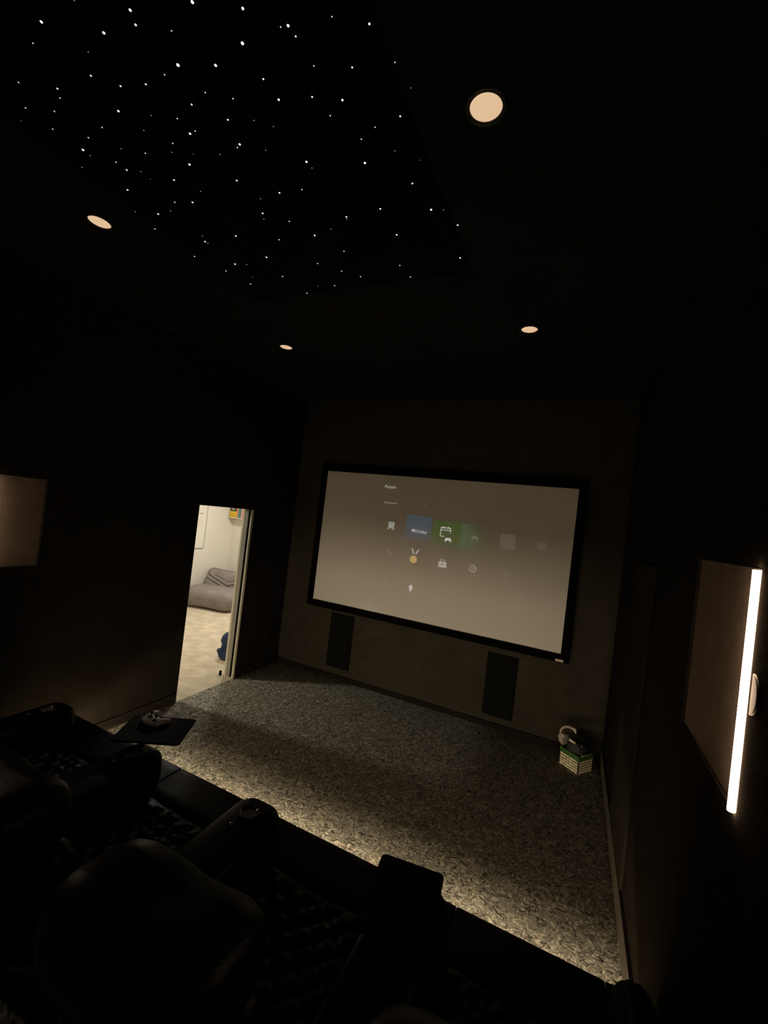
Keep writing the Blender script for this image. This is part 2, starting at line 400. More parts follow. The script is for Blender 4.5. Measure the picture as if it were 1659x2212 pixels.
patch('projected_icon', ring(0.031, 0.040) + teeth + ring(0.010, 0.017), 0.673, 0.424, (0.140, 0.125, 0.105), label='gear icon')
patch('projected_icon', [rrect(0.06, 0.06, 0.02), rect(0.02, 0.02, 0.01, 0.04)], 0.791, 0.424, (0.060, 0.050, 0.038), label='very faint icon right of the gear')
patch('projected_icon', [rrect(0.03, 0.07, 0.012)], 0.906, 0.424, (0.055, 0.046, 0.032), label='very faint icon at the right end of the second row')
patch('projected_icon', [rrect(0.08, 0.09, 0.03)], 0.903, 0.628, (0.044, 0.038, 0.026), label='very faint icon at the right end of the first row')
# bottom row
patch('projected_icon', [[(0.026 * math.cos(a * math.pi / 10), 0.026 * math.sin(a * math.pi / 10)) for a in range(20)], [(-0.014, -0.02), (0.014, -0.02), (0.007, -0.055), (-0.007, -0.055)]], 0.441, 0.228, (0.270, 0.250, 0.280), label='white light bulb icon')
patch('projected_icon', [[(-0.012, -0.04), (0.0, -0.035), (0.012, 0.02), (0.006, 0.045)]], 0.327, 0.212, (0.150, 0.135, 0.080), label='pale sliver icon left of the bulb')

# ------------------------------------------------------------------ in-wall speakers
def speaker(name, x0, x1, z0, z1, label):
    t = thing(name, label, 'speaker', ((x0 + x1) / 2, YF, z0), group='speakers set in the wall under the screen')
    hw = (x1 - x0) / 2; h = z1 - z0
    bm = new(); box(bm, -hw, hw, -0.012, 0.0, 0, h); obj('cabinet', bm, M_BLACK, t, bevel=0.003)
    bm = new(); box(bm, -hw + 0.012, hw - 0.012, -0.018, -0.012, 0.012, h - 0.012); obj('grille', bm, M_GRILLE, t, bevel=0.002)
    return t
speaker('wall_speaker', -2.77, -2.435, 0.145, 0.83, 'black wall speaker under the left end of the screen')
speaker('wall_speaker', -0.748, -0.425, 0.13, 0.80, 'black wall speaker under the right end of the screen')

# ------------------------------------------------------------------ ceiling: star panel and recessed spots
PX0, PX1, PY0, PY1 = -2.28, -0.70, -0.30, 2.32
star = thing('star_ceiling_panel', 'black ceiling panel sprinkled with tiny white star lights', 'ceiling panel', ((PX0 + PX1) / 2, (PY0 + PY1) / 2, ZC - 0.02))
bm = new(); hx, hy = (PX1 - PX0) / 2, (PY1 - PY0) / 2
box(bm, -hx, hx, -hy, hy, 0, 0.02); obj('panel_board', bm, mat('black star panel felt', (0.002, 0.002, 0.0022), 0.95, spec=0.05, bump=(200, 0.2)), star, bevel=0.004)
A = [(247,130,5),(778,60,5),(810,148,4),(1149,12,6),(1450,50,5),(1025,184,2),(620,196,5),(1448,258,6),(197,258,2),(527,309,1),(1063,388,6),(1288,390,5),(983,446,2),(1573,472,3),(543,452,3),(720,514,3),(871,503,3),(111,492,2),(343,529,3),(359,585,2),(1226,552,2),(1392,589,2),(1145,624,3),(153,644,2),(325,665,2),(707,663,4),(903,690,1),(1059,708,2),(1361,715,3),(1518,719,1),(1633,756,1),(126,722,0),(315,771,2),(610,761,2),(859,779,1),(1135,798,4),(1166,782,2),(528,822,2),(1032,856,2),(1432,862,4),(1418,881,2),(496,895,4),(539,929,1),(723,888,1),(868,915,2),(1027,909,1),(1155,920,0),(1315,922,1),(1587,896,1),(693,968,2),(489,999,1),(1132,982,4),(757,1015,3),(842,1025,1),(898,1071,0),(1039,1075,3),(1414,1078,3),(762,1134,3),(1198,1142,1),(1150,1208,3),(1044,1208,2),(1556,1187,1),(1576,1309,1),(1569,1274,3),(807,1264,1),(945,1278,3),(1018,1259,1),(925,1367,2),(1210,1410,1),(1225,1443,3),(1242,1453,1),(1409,1409,3),(1162,1531,2),(1592,1536,3),(1404,1577,3),(1473,1580,1),(1350,1618,2),(1509,1656,0),(1496,1696,2),(443,2,1)]
B = [(290,131,5),(252,138,2),(329,186,3),(514,85,2),(706,122,4),(422,337,2),(618,345,3),(837,319,2),(242,510,4),(413,496,3),(568,512,4),(918,450,1),(506,592,2),(864,595,3),(735,651,2),(665,712,2),(837,772,1),(384,828,4),(412,860,1),(683,834,4),(967,820,0),(926,939,3),(246,987,3),(361,970,2),(762,1069,3),(588,1110,3),(591,1121,1),(1022,1073,4),(1085,1075,1),(296,1133,2),(244,1227,2),(426,1205,3),(510,1173,1),(846,1202,3),(1158,1152,3),(576,1286,2),(441,1349,2),(862,1359,2),(1171,1320,3),(564,1388,2),(661,1416,2),(262,1415,2),(528,1462,2),(916,1418,2),(386,1501,2),(442,1465,0)]
P = [(x / 2.765, y / 2.765, s) for x, y, s in A] + [(500 + x / 2.37, y / 2.37, s) for x, y, s in B]
RAD = (0.9, 1.2, 1.5, 1.9, 2.4, 2.9, 3.3)     # apparent radius, in hundredths of a degree or so
SM = [mat('star glow %d' % k, (0.1, 0.1, 0.1), 0.5, em=c, es=e, sample=False) for k, (c, e) in enumerate((((1, 1, 1), 0.10), ((1, 1, 0.97), 0.30), ((0.9, 0.97, 1), 0.75), ((0.85, 0.95, 1), 1.1), ((0.78, 0.88, 1), 1.5), ((0.75, 0.88, 1), 1.8), ((0.8, 0.86, 1), 2.2)))]
def star_pos(px, py):
    d = Vector((R[0][i] * (px - 829.5) / F + R[1][i] * (py - 1106) / F + R[2][i] for i in range(3)))
    t = (ZC - 0.02 - H) / d.z
    return d * t + Vector((0, 0, H)), t
stars = []
for px, py, s in P:
    p, dep = star_pos(px, py)
    stars.append((p - star.location, RAD[s] / F * dep, s, px, py))
stars.sort(key=lambda q: -q[2])
def dome(bm, c, r, z=1.0):
    lathe(bm, [(r, 0), (r * 0.85, -r * 0.35 * z), (r * 0.45, -r * 0.6 * z), (r * 0.05, -r * 0.68 * z)], 10, Matrix.Translation(c))
for c, r, s, px, py in stars[:100]:
    bm = new(); dome(bm, c, r); obj('star_light', bm, SM[s], star)
bm = new()
for c, r, s, px, py in stars[100:]: dome(bm, c, r)
o = obj('star_light', bm, SM[1], star); o['kind'] = 'stuff'; o['label'] = 'faintest star lights of the panel'

M_DISC = mat('dimmed warm lamp glass', (0.6, 0.5, 0.4), 0.6, em=(1.0, 0.68, 0.42), es=L_DOWN)
def downlight(name, x, y, label, first=None):
    if first: return dup(first, (x, y, ZC), 0, label)
    t = thing(name, label, 'ceiling light', (x, y, ZC), group='recessed ceiling spots')
    r = 0.056
    bm = new(); lathe(bm, [(r + 0.018, -0.001), (r + 0.018, -0.004), (r + 0.012, -0.008), (r + 0.001, -0.008), (r, -0.001)], 48, cap=False); obj('trim_ring', bm, mat('black lamp ring', (0.006, 0.006, 0.005), 0.5), t, smooth=True)
    bm = new(); lathe(bm, [(r, -0.001), (r * 0.9, -0.0035), (r * 0.5, -0.005), (0.001, -0.0055)], 48); obj('lamp_glass', bm, M_DISC, t, smooth=True)
    return t
d1 = downlight('ceiling_spot', -0.437, 1.405, 'round glowing ceiling spot nearest the camera, right of the stars')
downlight('ceiling_spot', -2.600, 1.410, 'round glowing ceiling spot at the left of the star panel', d1)
downlight('ceiling_spot', -2.615, 3.113, 'small round ceiling spot above the left part of the screen', d1)
downlight('ceiling_spot', -0.457, 3.120, 'small round ceiling spot above the right part of the screen', d1)

# ------------------------------------------------------------------ wall light bars in the niches
M_BAR = mat('lit opal diffuser', (0.9, 0.85, 0.8), 0.4, em=C_BAR, es=L_BAR)
M_ALU = mat('dark bronze channel', (0.05, 0.04, 0.035), 0.45, metal=0.4, var=(30, 0.1))
M_HALO = mat('taupe halo panel', (0.13, 0.10, 0.076), 0.95, spec=0.0, var=(12, 0.1), bump=(220, 0.2))  # paler than the wall: the bar's halo is partly put into this colour
def light_bar(x, y, sgn, label, y1=NY1):
    """x is the back of the niche; sgn +1 when the wall is on the right"""
    t = thing('wall_light_bar', label, 'wall light', (x, y, NZ0 + 0.004), group='vertical wall light bars')
    h = NZ1 - NZ0 - 0.008
    bm = new(); box(bm, min(0, -0.003 * sgn), max(0, -0.003 * sgn), -0.004, y1 - y - 0.004, 0, h); obj('halo_panel', bm, M_HALO, t)
    bm = new(); box(bm, min(-0.003 * sgn, -0.010 * sgn), max(-0.003 * sgn, -0.010 * sgn), -0.004, 0.004, 0.0, h); obj('channel', bm, M_ALU, t)
    bm = new(); tube(bm, [(-0.019 * sgn, 0, 0.002), (-0.019 * sgn, 0, h / 2), (-0.019 * sgn, 0, h - 0.004)], 0.0088, 16); obj('diffuser', bm, M_BAR, t, smooth=True)
    return t
light_bar(XR + ND, 1.412, 1, 'bright vertical light bar on the right wall')
light_bar(XL - ND, 1.44, -1, 'vertical light bar on the left wall, glowing at the edge of the picture', 1.80)
# half round pale plate beside the right bar
t = thing('half_round_wall_plate', 'pale half round plate on the wall right of the bright light bar', 'wall plate', (XR, 1.372, 1.808))
pts = [(0.0, -0.052)] + [(-0.038 * math.cos(a), 0.052 * math.sin(a)) for a in [math.radians(-90 + 180 * k / 16) for k in range(1, 16)]] + [(0.0, 0.052)]
MM = Matrix(((0, 0, -1, 0), (1, 0, 0, 0), (0, 1, 0, 0), (0, 0, 0, 1)))
bm = new(); prism(bm, pts, 0.006, MM); obj('plate', bm, mat('pale plaster plate', (0.62, 0.55, 0.43), 0.6, var=(20, 0.05)), t, bevel=0.002)
# fabric panel strip on the right wall
bm = new(); box(bm, XR - 0.021, XR - 0.001, 2.85, 3.62, 0.20, 2.04)
tag(obj('acoustic_panel', bm, mat('brown fabric panel', (0.020, 0.017, 0.013), 0.95, spec=0.0, bump=(300, 0.3)), None, bevel=0.006), 'tall dark brown fabric panel on the right wall beyond the light bar', 'wall panel')
# ------------------------------------------------------------------ recliner row
def one_sided(name, col, es):
    """led tape: gives light from its face only, its back is dark"""
    m = mat(name, (0.5, 0.47, 0.42), 0.5, em=col, es=es); nt = m.node_tree
    g = nt.nodes.new('ShaderNodeNewGeometry'); k = nt.nodes.new('ShaderNodeMath'); k.operation = 'MULTIPLY_ADD'
    k.inputs[1].default_value = -es; k.inputs[2].default_value = es
    nt.links.new(g.outputs['Backfacing'], k.inputs[0]); nt.links.new(k.outputs[0], nt.nodes['Principled BSDF'].inputs['Emission Strength'])
    return m
M_STRIP = one_sided('warm led tape', C_SEAT, L_SEAT)
M_STRIP2 = one_sided('added screen light tape', C_SEAT, L_SEAT2)
def tape(name, x0, x1, y, z, ang, wd, m, parent):
    a = math.radians(ang); n = Vector((0, math.cos(a), -math.sin(a))); u = Vector((0, math.sin(a), math.cos(a)))
    p, q = Vector((0, y, z)) + u * wd / 2, Vector((0, y, z)) - u * wd / 2
    me = bpy.data.meshes.new(name)
    me.from_pydata([(x0, q.y, q.z), (x1, q.y, q.z), (x1, p.y, p.z), (x0, p.y, p.z)], [], [(0, 3, 2, 1)])
    me.update()
    if me.polygons[0].normal.dot(n) < 0: me.flip_normals()
    me.materials.append(m)
    o = bpy.data.objects.new(name, me); C.objects.link(o); o.parent = parent
    return o
def under_light(t, w):
    """led tape under the row, a lip added to cut its light, an added tape on a rail"""
    bm = new(); box(bm, -w / 2, w / 2, 0.710, 0.735, 0.0885, 0.17); obj('light_cutoff_lip', bm, M_BLACK, t)  # added lip, blocks upward light from the tapes and shapes the falloff
    bm = new(); box(bm, -w / 2, w / 2, 0.640, 0.655, 0.0, 0.06); obj('added_light_rail', bm, M_BLACK, t)  # unseen rail, put in to carry the added low tape
    tape('light_strip', -w / 2, w / 2, 0.525, 0.12, 45, 0.04, M_STRIP, t)
    tape('light_strip', -w / 2, w / 2, 0.658, 0.043, 12, 0.024, M_STRIP2, t)  # added low tape, throws light forward onto the screen
SEATW = 0.583
def quilt(v):
    # diamond tufting on the top of the cushion
    if v.z > 0.05:
        a = (v.x * 1.0 + v.y) / 0.115; b = (v.x * 1.0 - v.y) / 0.115
        d = abs(math.sin(math.pi * a)) * abs(math.sin(math.pi * b))
        edge = min(1, max(0, (0.30 - abs(v.y)) / 0.06)) * min(1, max(0, (0.25 - abs(v.x)) / 0.05))
        v = v + Vector((0, 0, 0.030 * (d ** 0.45 - 0.8) * edge))
    return v + Vector((0, 0, -0.02 * (1 - (v.x / 0.29) ** 2) * (1 if v.z > 0 else 0)))
def wrinkle(k, s):
    def f(v):
        n = noise.noise(Vector((v.x * k, v.y * k + 3.3, v.z * k)))
        return v + v.normalized() * n * s
    return f
def make_recliner(label):
    t = thing('recliner', label, 'recliner', (0, 1.2, 0), group='black leather cinema recliners in a row')
    bm = new(); box(bm, -SEATW / 2, SEATW / 2, -0.14, 0.505, 0, 0.16); obj('base', bm, M_BLACK, t, bevel=0.004)
    bm = new(); rbox(bm, SEATW, 0.23, 0.315, 0.008, (0, 0.622, 0.3155), n=6); obj('footrest', bm, M_LEATHER, t, smooth=True)
    bm = new(); rbox(bm, SEATW - 0.01, 0.66, 0.30, 0.06, (0, 0.175, 0.335), n=34, fn=quilt); obj('seat', bm, M_LEATHER, t, smooth=True)
    tilt = Matrix.Translation((0, -0.06, 0.30)) @ Matrix.Rotation(math.radians(26), 4, 'X')
    bm = new(); rbox(bm, SEATW - 0.03, 0.22, 0.66, 0.08, (0, 0, 0.30), n=10, fn=wrinkle(5, 0.012), M=tilt); obj('backrest', bm, M_LEATHER, t, smooth=True)
    bm = new(); rbox(bm, SEATW - 0.005, 0.34, 0.25, 0.11, (0, -0.385, 0.985), n=12, fn=wrinkle(5, 0.02)); obj('headrest', bm, M_LEATHER, t, smooth=True)
    under_light(t, SEATW)
    return t
AX = [-3.03, -2.17, -1.31, -0.45]
SXC = [-2.60, -1.74, -0.88, -0.02]
r0 = make_recliner('black leather recliner at the left end of the row')
r0.location.x = SXC[0]
names = ['black leather recliner with a quilted seat, left of the round bare arm end', 'black leather recliner with a big rounded headrest, nearest the middle of the picture bottom', 'black leather recliner at the right end of the row beside the right wall']
for x, l in zip(SXC[1:], names): dup(r0, (x, 1.2, 0), 0, l)
AW = 0.275
def make_console(label, w=AW, cup=True):
    t = thing('armrest_console', label, 'armrest', (0, 1.2, 0), group='black leather armrests between the recliners')
    bm = new(); box(bm, -w / 2, w / 2, -0.14, 0.505, 0, 0.16); obj('base', bm, M_BLACK, t, bevel=0.004)
    def dome_top(v): return v + Vector((0, 0, 0.012 * (1 - (2 * v.x / w) ** 2) if v.z > 0.1 else 0))
    bm = new()
    # body: plan outline rounded at the front, built as stacked offsets of the outline
    n = 14; r = min(0.10, w * 0.38)
    def outline(ins):
        hw = w / 2 - ins; y1 = 0.638 - ins * 0.55; y0 = -0.14 + ins; rr = max(0.01, r - ins); p = []
        for k in range(n + 1):
            a = math.radians(90 * k / n); p.append((hw - rr + rr * math.cos(a), y1 - rr + rr * math.sin(a)))
        for k in range(n + 1):
            a = math.radians(90 + 90 * k / n); p.append((-hw + rr + rr * math.cos(a), y1 - rr + rr * math.sin(a)))
        p += [(-hw, y0), (hw, y0)]
        return p
    prof = [(0.02, 0.165), (0.0, 0.185), (0.0, 0.55)] + [(0.045 * (1 - math.cos(math.radians(a))), 0.55 + 0.06 * math.sin(math.radians(a))) for a in (15, 30, 45, 60, 75, 90)] + [(w * 0.30, 0.618)]
    rings = []
    for ins, z in prof: rings.append([bm.verts.new((x, y, z)) for x, y in outline(ins)])
    for a, b in zip(rings, rings[1:]):
        for i in range(len(a)): bm.faces.new((a[i], a[(i + 1) % len(a)], b[(i + 1) % len(a)], b[i]))
    bm.faces.new(rings[0][::-1]); bm.faces.new(rings[-1])
    obj('body', bm, M_LEATHER, t, smooth=True)
    bm = new(); rbox(bm, w, 0.23, 0.315, 0.008, (0, 0.622, 0.3155), n=4); obj('front_apron', bm, M_LEATHER, t, smooth=True)
    if cup:
        bm = new(); prf = [(0.030, 0.620), (0.046, 0.620), (0.050, 0.628), (0.047, 0.632), (0.042, 0.629), (0.038, 0.622), (0.030, 0.620)]
        lathe(bm, prf, 40, Matrix.Translation((0, 0.50, 0)), cap=False)
        c = obj('cup_holder', bm, mat('satin dark metal', (0.10, 0.10, 0.10), 0.22, metal=0.9), t, smooth=True)
        bm = new(); lathe(bm, [(0.036, 0.6205), (0.001, 0.6215)], 32, Matrix.Translation((0, 0.50, 0)), cap=False); obj('cup_floor', bm, mat('grey cup liner', (0.14, 0.14, 0.13), 0.35), c, smooth=True)
        bm = new(); lathe(bm, [(0.009, 0.617), (0.009, 0.626), (0.006, 0.628)], 16, Matrix.Translation((-0.02, 0.40, 0))); obj('control_button', bm, mat('chrome button', (0.7, 0.7, 0.7), 0.15, metal=1.0), t, smooth=True)
    under_light(t, w)
    return t
c0 = make_console('black leather armrest at the far left end of the row')
c0.location.x = AX[0]
for x, l in zip(AX[1:], ['black leather armrest under the tray with the grey controller', 'black leather armrest with a bare cup holder and rounded end against the lit carpet', 'black leather armrest under the plain black tray near the picture bottom']): dup(c0, (x, 1.2, 0), 0, l)
cr = make_console('narrow black leather armrest against the right wall', w=0.14, cup=False); cr.location = (0.343, 1.2, 0)

# tray tables plugged into the armrests
def tray(loc, rot, label, w, l, first=None, off=(0, 0)):
    t = thing('tray_table', label, 'tray', loc, rot, group='black swivel trays')
    bm = new(); prism(bm, rrect(w, l, 0.022, 6, off[0], off[1]), 0.012, Matrix.Translation((0, 0, 0.054))); obj('tray_top', bm, M_BLACK, t, bevel=0.003)
    bm = new(); lathe(bm, [(0.022, 0.0), (0.022, 0.008), (0.011, 0.012), (0.011, 0.046), (0.03, 0.050), (0.03, 0.054)], 24); obj('stem', bm, mat('black steel stem', (0.01, 0.01, 0.01), 0.3, metal=0.8), t, smooth=True)
    return t
tr1 = tray((-2.19, 1.755, 0.634), math.radians(-60.5), 'black swivel tray over the left armrest with a grey controller on it', 0.30, 0.385, off=(-0.078, 0.045))
tr2 = tray((-0.46, 1.60, 0.634), math.radians(8.0), 'plain black swivel tray standing out against the carpet near the picture bottom', 0.268, 0.36, off=(0.0, -0.01))

# grey game controller lying on the left tray
def controller(loc, rot):
    t = thing('game_controller', 'grey two-handled game controller lying on the left black tray', 'game controller', loc, rot)
    m = mat('pale grey mottled plastic', (0.55, 0.53, 0.46), 0.5, var=(30, 0.35))
    bm = new()
    outline = [(math.cos(a), math.sin(a)) for a in [2 * math.pi * k / 40 for k in range(40)]]
    def shape(c, s):
        x = 0.082 * c; y = 0.045 * s
        if s < 0: y = y * (1.0 + 1.1 * max(0, abs(c) - 0.35)) + 0.030 * (1 - abs(c)) * (-s)
        return x, y
    rings = []
    for k, z in ((0.82, 0.0), (1.0, 0.010), (1.0, 0.022), (0.86, 0.034), (0.5, 0.040), (0.05, 0.041)):
        rings.append([bm.verts.new((shape(c, s)[0] * k, shape(c, s)[1] * k, z)) for c, s in outline])
    for a, b in zip(rings, rings[1:]):
        for i in range(40): bm.faces.new((a[i], a[(i + 1) % 40], b[(i + 1) % 40], b[i]))
    bm.faces.new(rings[0][::-1]); bm.faces.new(rings[-1])
    for sx in (-1, 1):   # grips
        tube(bm, [(sx * 0.050, -0.005, 0.020), (sx * 0.066, -0.040, 0.018), (sx * 0.070, -0.070, 0.015), (sx * 0.068, -0.084, 0.013)], [0.024, 0.022, 0.018, 0.008], 14, 0.8)
    obj('shell', bm, m, t, smooth=True)
    for x, y in ((-0.028, -0.012), (0.028, -0.012)):
        bm = new(); lathe(bm, [(0.006, 0.036), (0.006, 0.048), (0.011, 0.049), (0.011, 0.053), (0.002, 0.054)], 18, Matrix.Translation((x, y, 0))); obj('thumb_stick', bm, M_BLACK, t, smooth=True)
    bm = new(); prism(bm, rrect(0.036, 0.020, 0.006, cx=0, cy=0.012), 0.003, Matrix.Translation((0, 0, 0.040))); obj('touch_pad', bm, M_BLACK, t)
    for dx, dy in ((0.011, 0), (-0.011, 0), (0, 0.011), (0, -0.011)):
        bm = new(); lathe(bm, [(0.0045, 0.034), (0.0045, 0.042), (0.001, 0.043)], 12, Matrix.Translation((0.052 + dx, 0.012 + dy, 0))); obj('button', bm, M_BLACK, t, smooth=True)
    bm = new(); box(bm, -0.064, -0.040, 0.009, 0.015, 0.034, 0.040); box(bm, -0.055, -0.049, 0.0, 0.024, 0.034, 0.040); obj('direction_pad', bm, M_BLACK, t)
    return t
controller((-2.27, 1.875, 0.701), math.radians(170))

# ------------------------------------------------------------------ crate by the front wall
ang = math.atan2(0.166, 0.123) 
cr_rot = math.atan2(-0.122, 0.162)       # long direction of the left visible face
crate = thing('storage_crate', 'small cream crate with brick shaped slots and a green rim on the dark carpet', 'crate', (0.2085, 4.541, 0), cr_rot)
s = 0.103; ch = 0.118
mcream = mat('cream crate plastic', (0.85, 0.76, 0.54), 0.6, var=(30, 0.08))
bm = new(); box(bm, -s + 0.006, s - 0.006, -s + 0.006, s - 0.006, 0.002, 0.088); obj('inner_liner', bm, mat('dark brown liner', (0.03, 0.025, 0.018), 0.8), crate)
rows = 5; rh = ch / rows
def brick_wall(name, M):
    bm = new()
    for r_ in range(rows):
        z0 = r_ * rh + 0.002; z1 = (r_ + 1) * rh - 0.0045
        cuts = [-s, -s * 0.30, s * 0.38, s] if r_ % 2 else [-s, -s * 0.62, s * 0.05, s * 0.70, s]
        for a, b in zip(cuts, cuts[1:]): box(bm, a + 0.002, b - 0.002, -0.006, 0.0, z0, z1, M)
    o = obj(name, bm, mcream, crate, bevel=0.001)
for k in range(4):
    brick_wall('side_panel', Matrix.Rotation(math.pi / 2 * k, 4, 'Z') @ Matrix.Translation((0, -s + 0.006, 0)))
for sx, sy in ((1, 1), (-1, 1), (-1, -1), (1, -1)):
    bm = new(); box(bm, sx * (s - 0.0035) - 0.0045, sx * (s - 0.0035) + 0.0045, sy * (s - 0.0035) - 0.0045, sy * (s - 0.0035) + 0.0045, 0, ch)
    obj('corner_post', bm, mat('dark green post', (0.012, 0.02, 0.008), 0.5), crate)
bm = new()
for k in range(4):
    Mk = Matrix.Rotation(math.pi / 2 * k, 4, 'Z'); box(bm, -s - 0.002, s + 0.002, -s - 0.002, -s + 0.008, ch, ch + 0.042, Mk)
obj('rim', bm, mat('green rim', (0.045, 0.13, 0.018), 0.6, var=(60, 0.35)), crate, bevel=0.002)

# things heaped in the crate
Mc = Matrix.Translation(crate.location) @ Matrix.Rotation(cr_rot, 4, 'Z')
def cpt(x, y, z): return Mc @ Vector((x, y, z))
bm = new(); rbox(bm, 0.170, 0.172, 0.15, 0.06, (0, 0, 0), n=10, fn=wrinkle(16, 0.018))
o = obj('crumpled_bag', bm, mat('charcoal cloth bag', (0.020, 0.021, 0.021), 0.7, bump=(60, 0.4)), None, smooth=True); o.matrix_world = Mc @ Matrix.Translation((0.008, 0.0, 0.178))
tag(o, 'crumpled black bag filling the cream crate', 'bag')
hs = thing('curved_headset', 'pale curved headset with a dark stripe leaning out of the left side of the crate', 'headset', cpt(-0.10, -0.02, 0.22), cr_rot)
mt = mat('pale pinkish plastic', (0.52, 0.45, 0.39), 0.45, var=(20, 0.08))
def arc(bm, r, a0, a1, w, th, ox=0, oz=0, oy=0, n=20):
    vs = []
    for k in range(n + 1):
        a = math.radians(a0 + (a1 - a0) * k / n); ww = w * (0.35 + 0.65 * math.sin(math.pi * min(1, max(0, (k + 1.5) / (n + 3)))))
        c, s_ = math.cos(a), math.sin(a)
        vs.append([bm.verts.new((ox + rr * c, oy + yy, oz + rr * s_)) for rr, yy in ((r, -ww / 2), (r + th, -ww / 2), (r + th, ww / 2), (r, ww / 2))])
    for a, b in zip(vs, vs[1:]):
        for i in range(4): bm.faces.new((a[i], a[(i + 1) % 4], b[(i + 1) % 4], b[i]))
    bm.faces.new(vs[0]); bm.faces.new(vs[-1][::-1])
bm = new(); arc(bm, 0.082, 65, 215, 0.055, 0.020, 0.045, 0.0); obj('head_band', bm, mt, hs, smooth=True, bevel=0.003)
bm = new(); arc(bm, 0.058, 75, 205, 0.070, 0.022, 0.045, -0.002); obj('inner_pad', bm, mat('dark brown padding', (0.03, 0.02, 0.015), 0.8), hs, smooth=True)
bm = new(); arc(bm, 0.050, 150, 225, 0.10, 0.030, 0.050, -0.018, -0.01); obj('ear_shell', bm, mt, hs, smooth=True, bevel=0.003)
bm = new(); lathe(bm, [(0.012, 0), (0.012, 0.02), (0.006, 0.024)], 16, Matrix.Translation((-0.046, -0.01, -0.03)) @ Matrix.Rotation(-math.pi / 2, 4, 'Y')); obj('side_knob', bm, mat('white knob', (0.7, 0.66, 0.6), 0.5), hs, smooth=True)
hs.scale = (1.15, 1.15, 1.15); hs.location = cpt(-0.108, -0.02, 0.237)
inv = (Matrix.Translation(hs.location) @ Matrix.Rotation(cr_rot, 4, 'Z') @ Matrix.Scale(1.15, 4)).inverted()
bm = new(); tube(bm, [inv @ Vector(q) for q in ((0.182, 4.50, 0.322), (0.174, 4.50, 0.345), (0.166, 4.50, 0.366))], 0.0065, 10); obj('strap_tab', bm, mat('white tab', (0.85, 0.83, 0.78), 0.5), hs, smooth=True)
bm = new(); tube(bm, [(0.128, 4.46, 0.272), (0.155, 4.455, 0.262), (0.186, 4.45, 0.252)], 0.0115, 14)
tag(obj('pale_tube', bm, mat('cream plastic tube', (0.75, 0.68, 0.52), 0.5), None, smooth=True), 'short cream tube lying on the black bag in the crate', 'tube')
bm = new(); lathe(bm, [(0.008, 0.0), (0.008, 0.006), (0.004, 0.009)], 16, Matrix.Translation((0.242, 4.455, 0.240)) @ Matrix.Rotation(math.radians(70), 4, 'X'))
pb = obj('snap_button', bm, mat('grey snap', (0.30, 0.29, 0.27), 0.3, metal=0.6), bpy.data.objects['crumpled_bag'], smooth=True); pb.matrix_parent_inverse = bpy.data.objects['crumpled_bag'].matrix_world.inverted()
p = Vector((0.250, 4.418, 0.167)); bm = new(); tube(bm, [p, Vector((0.315, 4.505, 0.168)), Vector((0.384, 4.60, 0.168))], [0.005, 0.004, 0.0035], 8)
w1 = obj('thin_wand', bm, mat('grey wand', (0.30, 0.30, 0.28), 0.4), None, smooth=True)
tag(w1, 'thin grey wand with a white tip lying along the right rim of the crate', 'wand')
bm = new(); lathe(bm, [(0.001, -0.008), (0.006, -0.005), (0.008, 0.0), (0.006, 0.005), (0.001, 0.008)], 12, Matrix.Translation(p)); obj('tip', bm, mat('white tip', (0.8, 0.8, 0.76), 0.4), w1, smooth=True)

# ------------------------------------------------------------------ next room contents
def fireside_chair():
    t = thing('lounge_chair', 'low slouchy grey fabric lounge chair with creases, on the pale carpet of the next room', 'armchair', (-6.33, 6.41, 0), math.radians(11.7))
    m = mat('taupe grey quilted fabric', (0.24, 0.21, 0.19), 0.9, spec=0.15, bump=(120, 0.3), var=(6, 0.1))
    W = 1.10
    def seatfn(v):
        n = noise.noise(Vector((v.x * 3, v.y * 3, v.z * 3 + 1))) * 0.02
        rear = max(0, v.y) / 0.5
        return v + Vector((v.x * 0.06 * (1 - rear) , 0, 0)) + v.normalized() * n + Vector((0, 0, -0.03 * rear if v.z > 0 else 0))
    bm = new(); rbox(bm, W, 1.0, 0.36, 0.15, (0, 0.0, 0.185), n=22, fn=seatfn); obj('seat', bm, m, t, smooth=True)
    def backfn(v):
        if v.y < 0.03:
            c = 0
            for z0, sl, dp in ((-0.02, 0.35, 0.034), (-0.075, 0.30, 0.030), (-0.15, 0.15, 0.028), (0.06, 0.30, 0.016)):
                zc = z0 + sl * abs(v.x - 0.04)
                c += dp * math.exp(-((v.z - zc) / 0.014) ** 2)
            v = v + Vector((0, c, 0))
        v = v + Vector((0, 0.10 * (v.z / 0.3) , 0))
        return v + Vector((v.x * 0.02, 0, 0.015 * (abs(v.x) / 0.44) ** 4 if v.z > 0.15 else 0))
    bm = new(); rbox(bm, W * 0.94, 0.26, 0.54, 0.10, (0, 0.33, 0.365), n=40, fn=backfn); obj('backrest', bm, m, t, smooth=True)
    bm = new(); tube(bm, [(-0.46, 0.40, 0.645), (-0.2, 0.40, 0.634), (0.04, 0.40, 0.633), (0.24, 0.40, 0.634), (0.46, 0.40, 0.645)], 0.010, 8); obj('piping', bm, m, t, smooth=True)
    return t
fireside_chair()

wb = thing('whiteboard', 'white board with a thin grey rounded frame on the far wall of the next room', 'whiteboard', (NX, 5.9, 1.04))
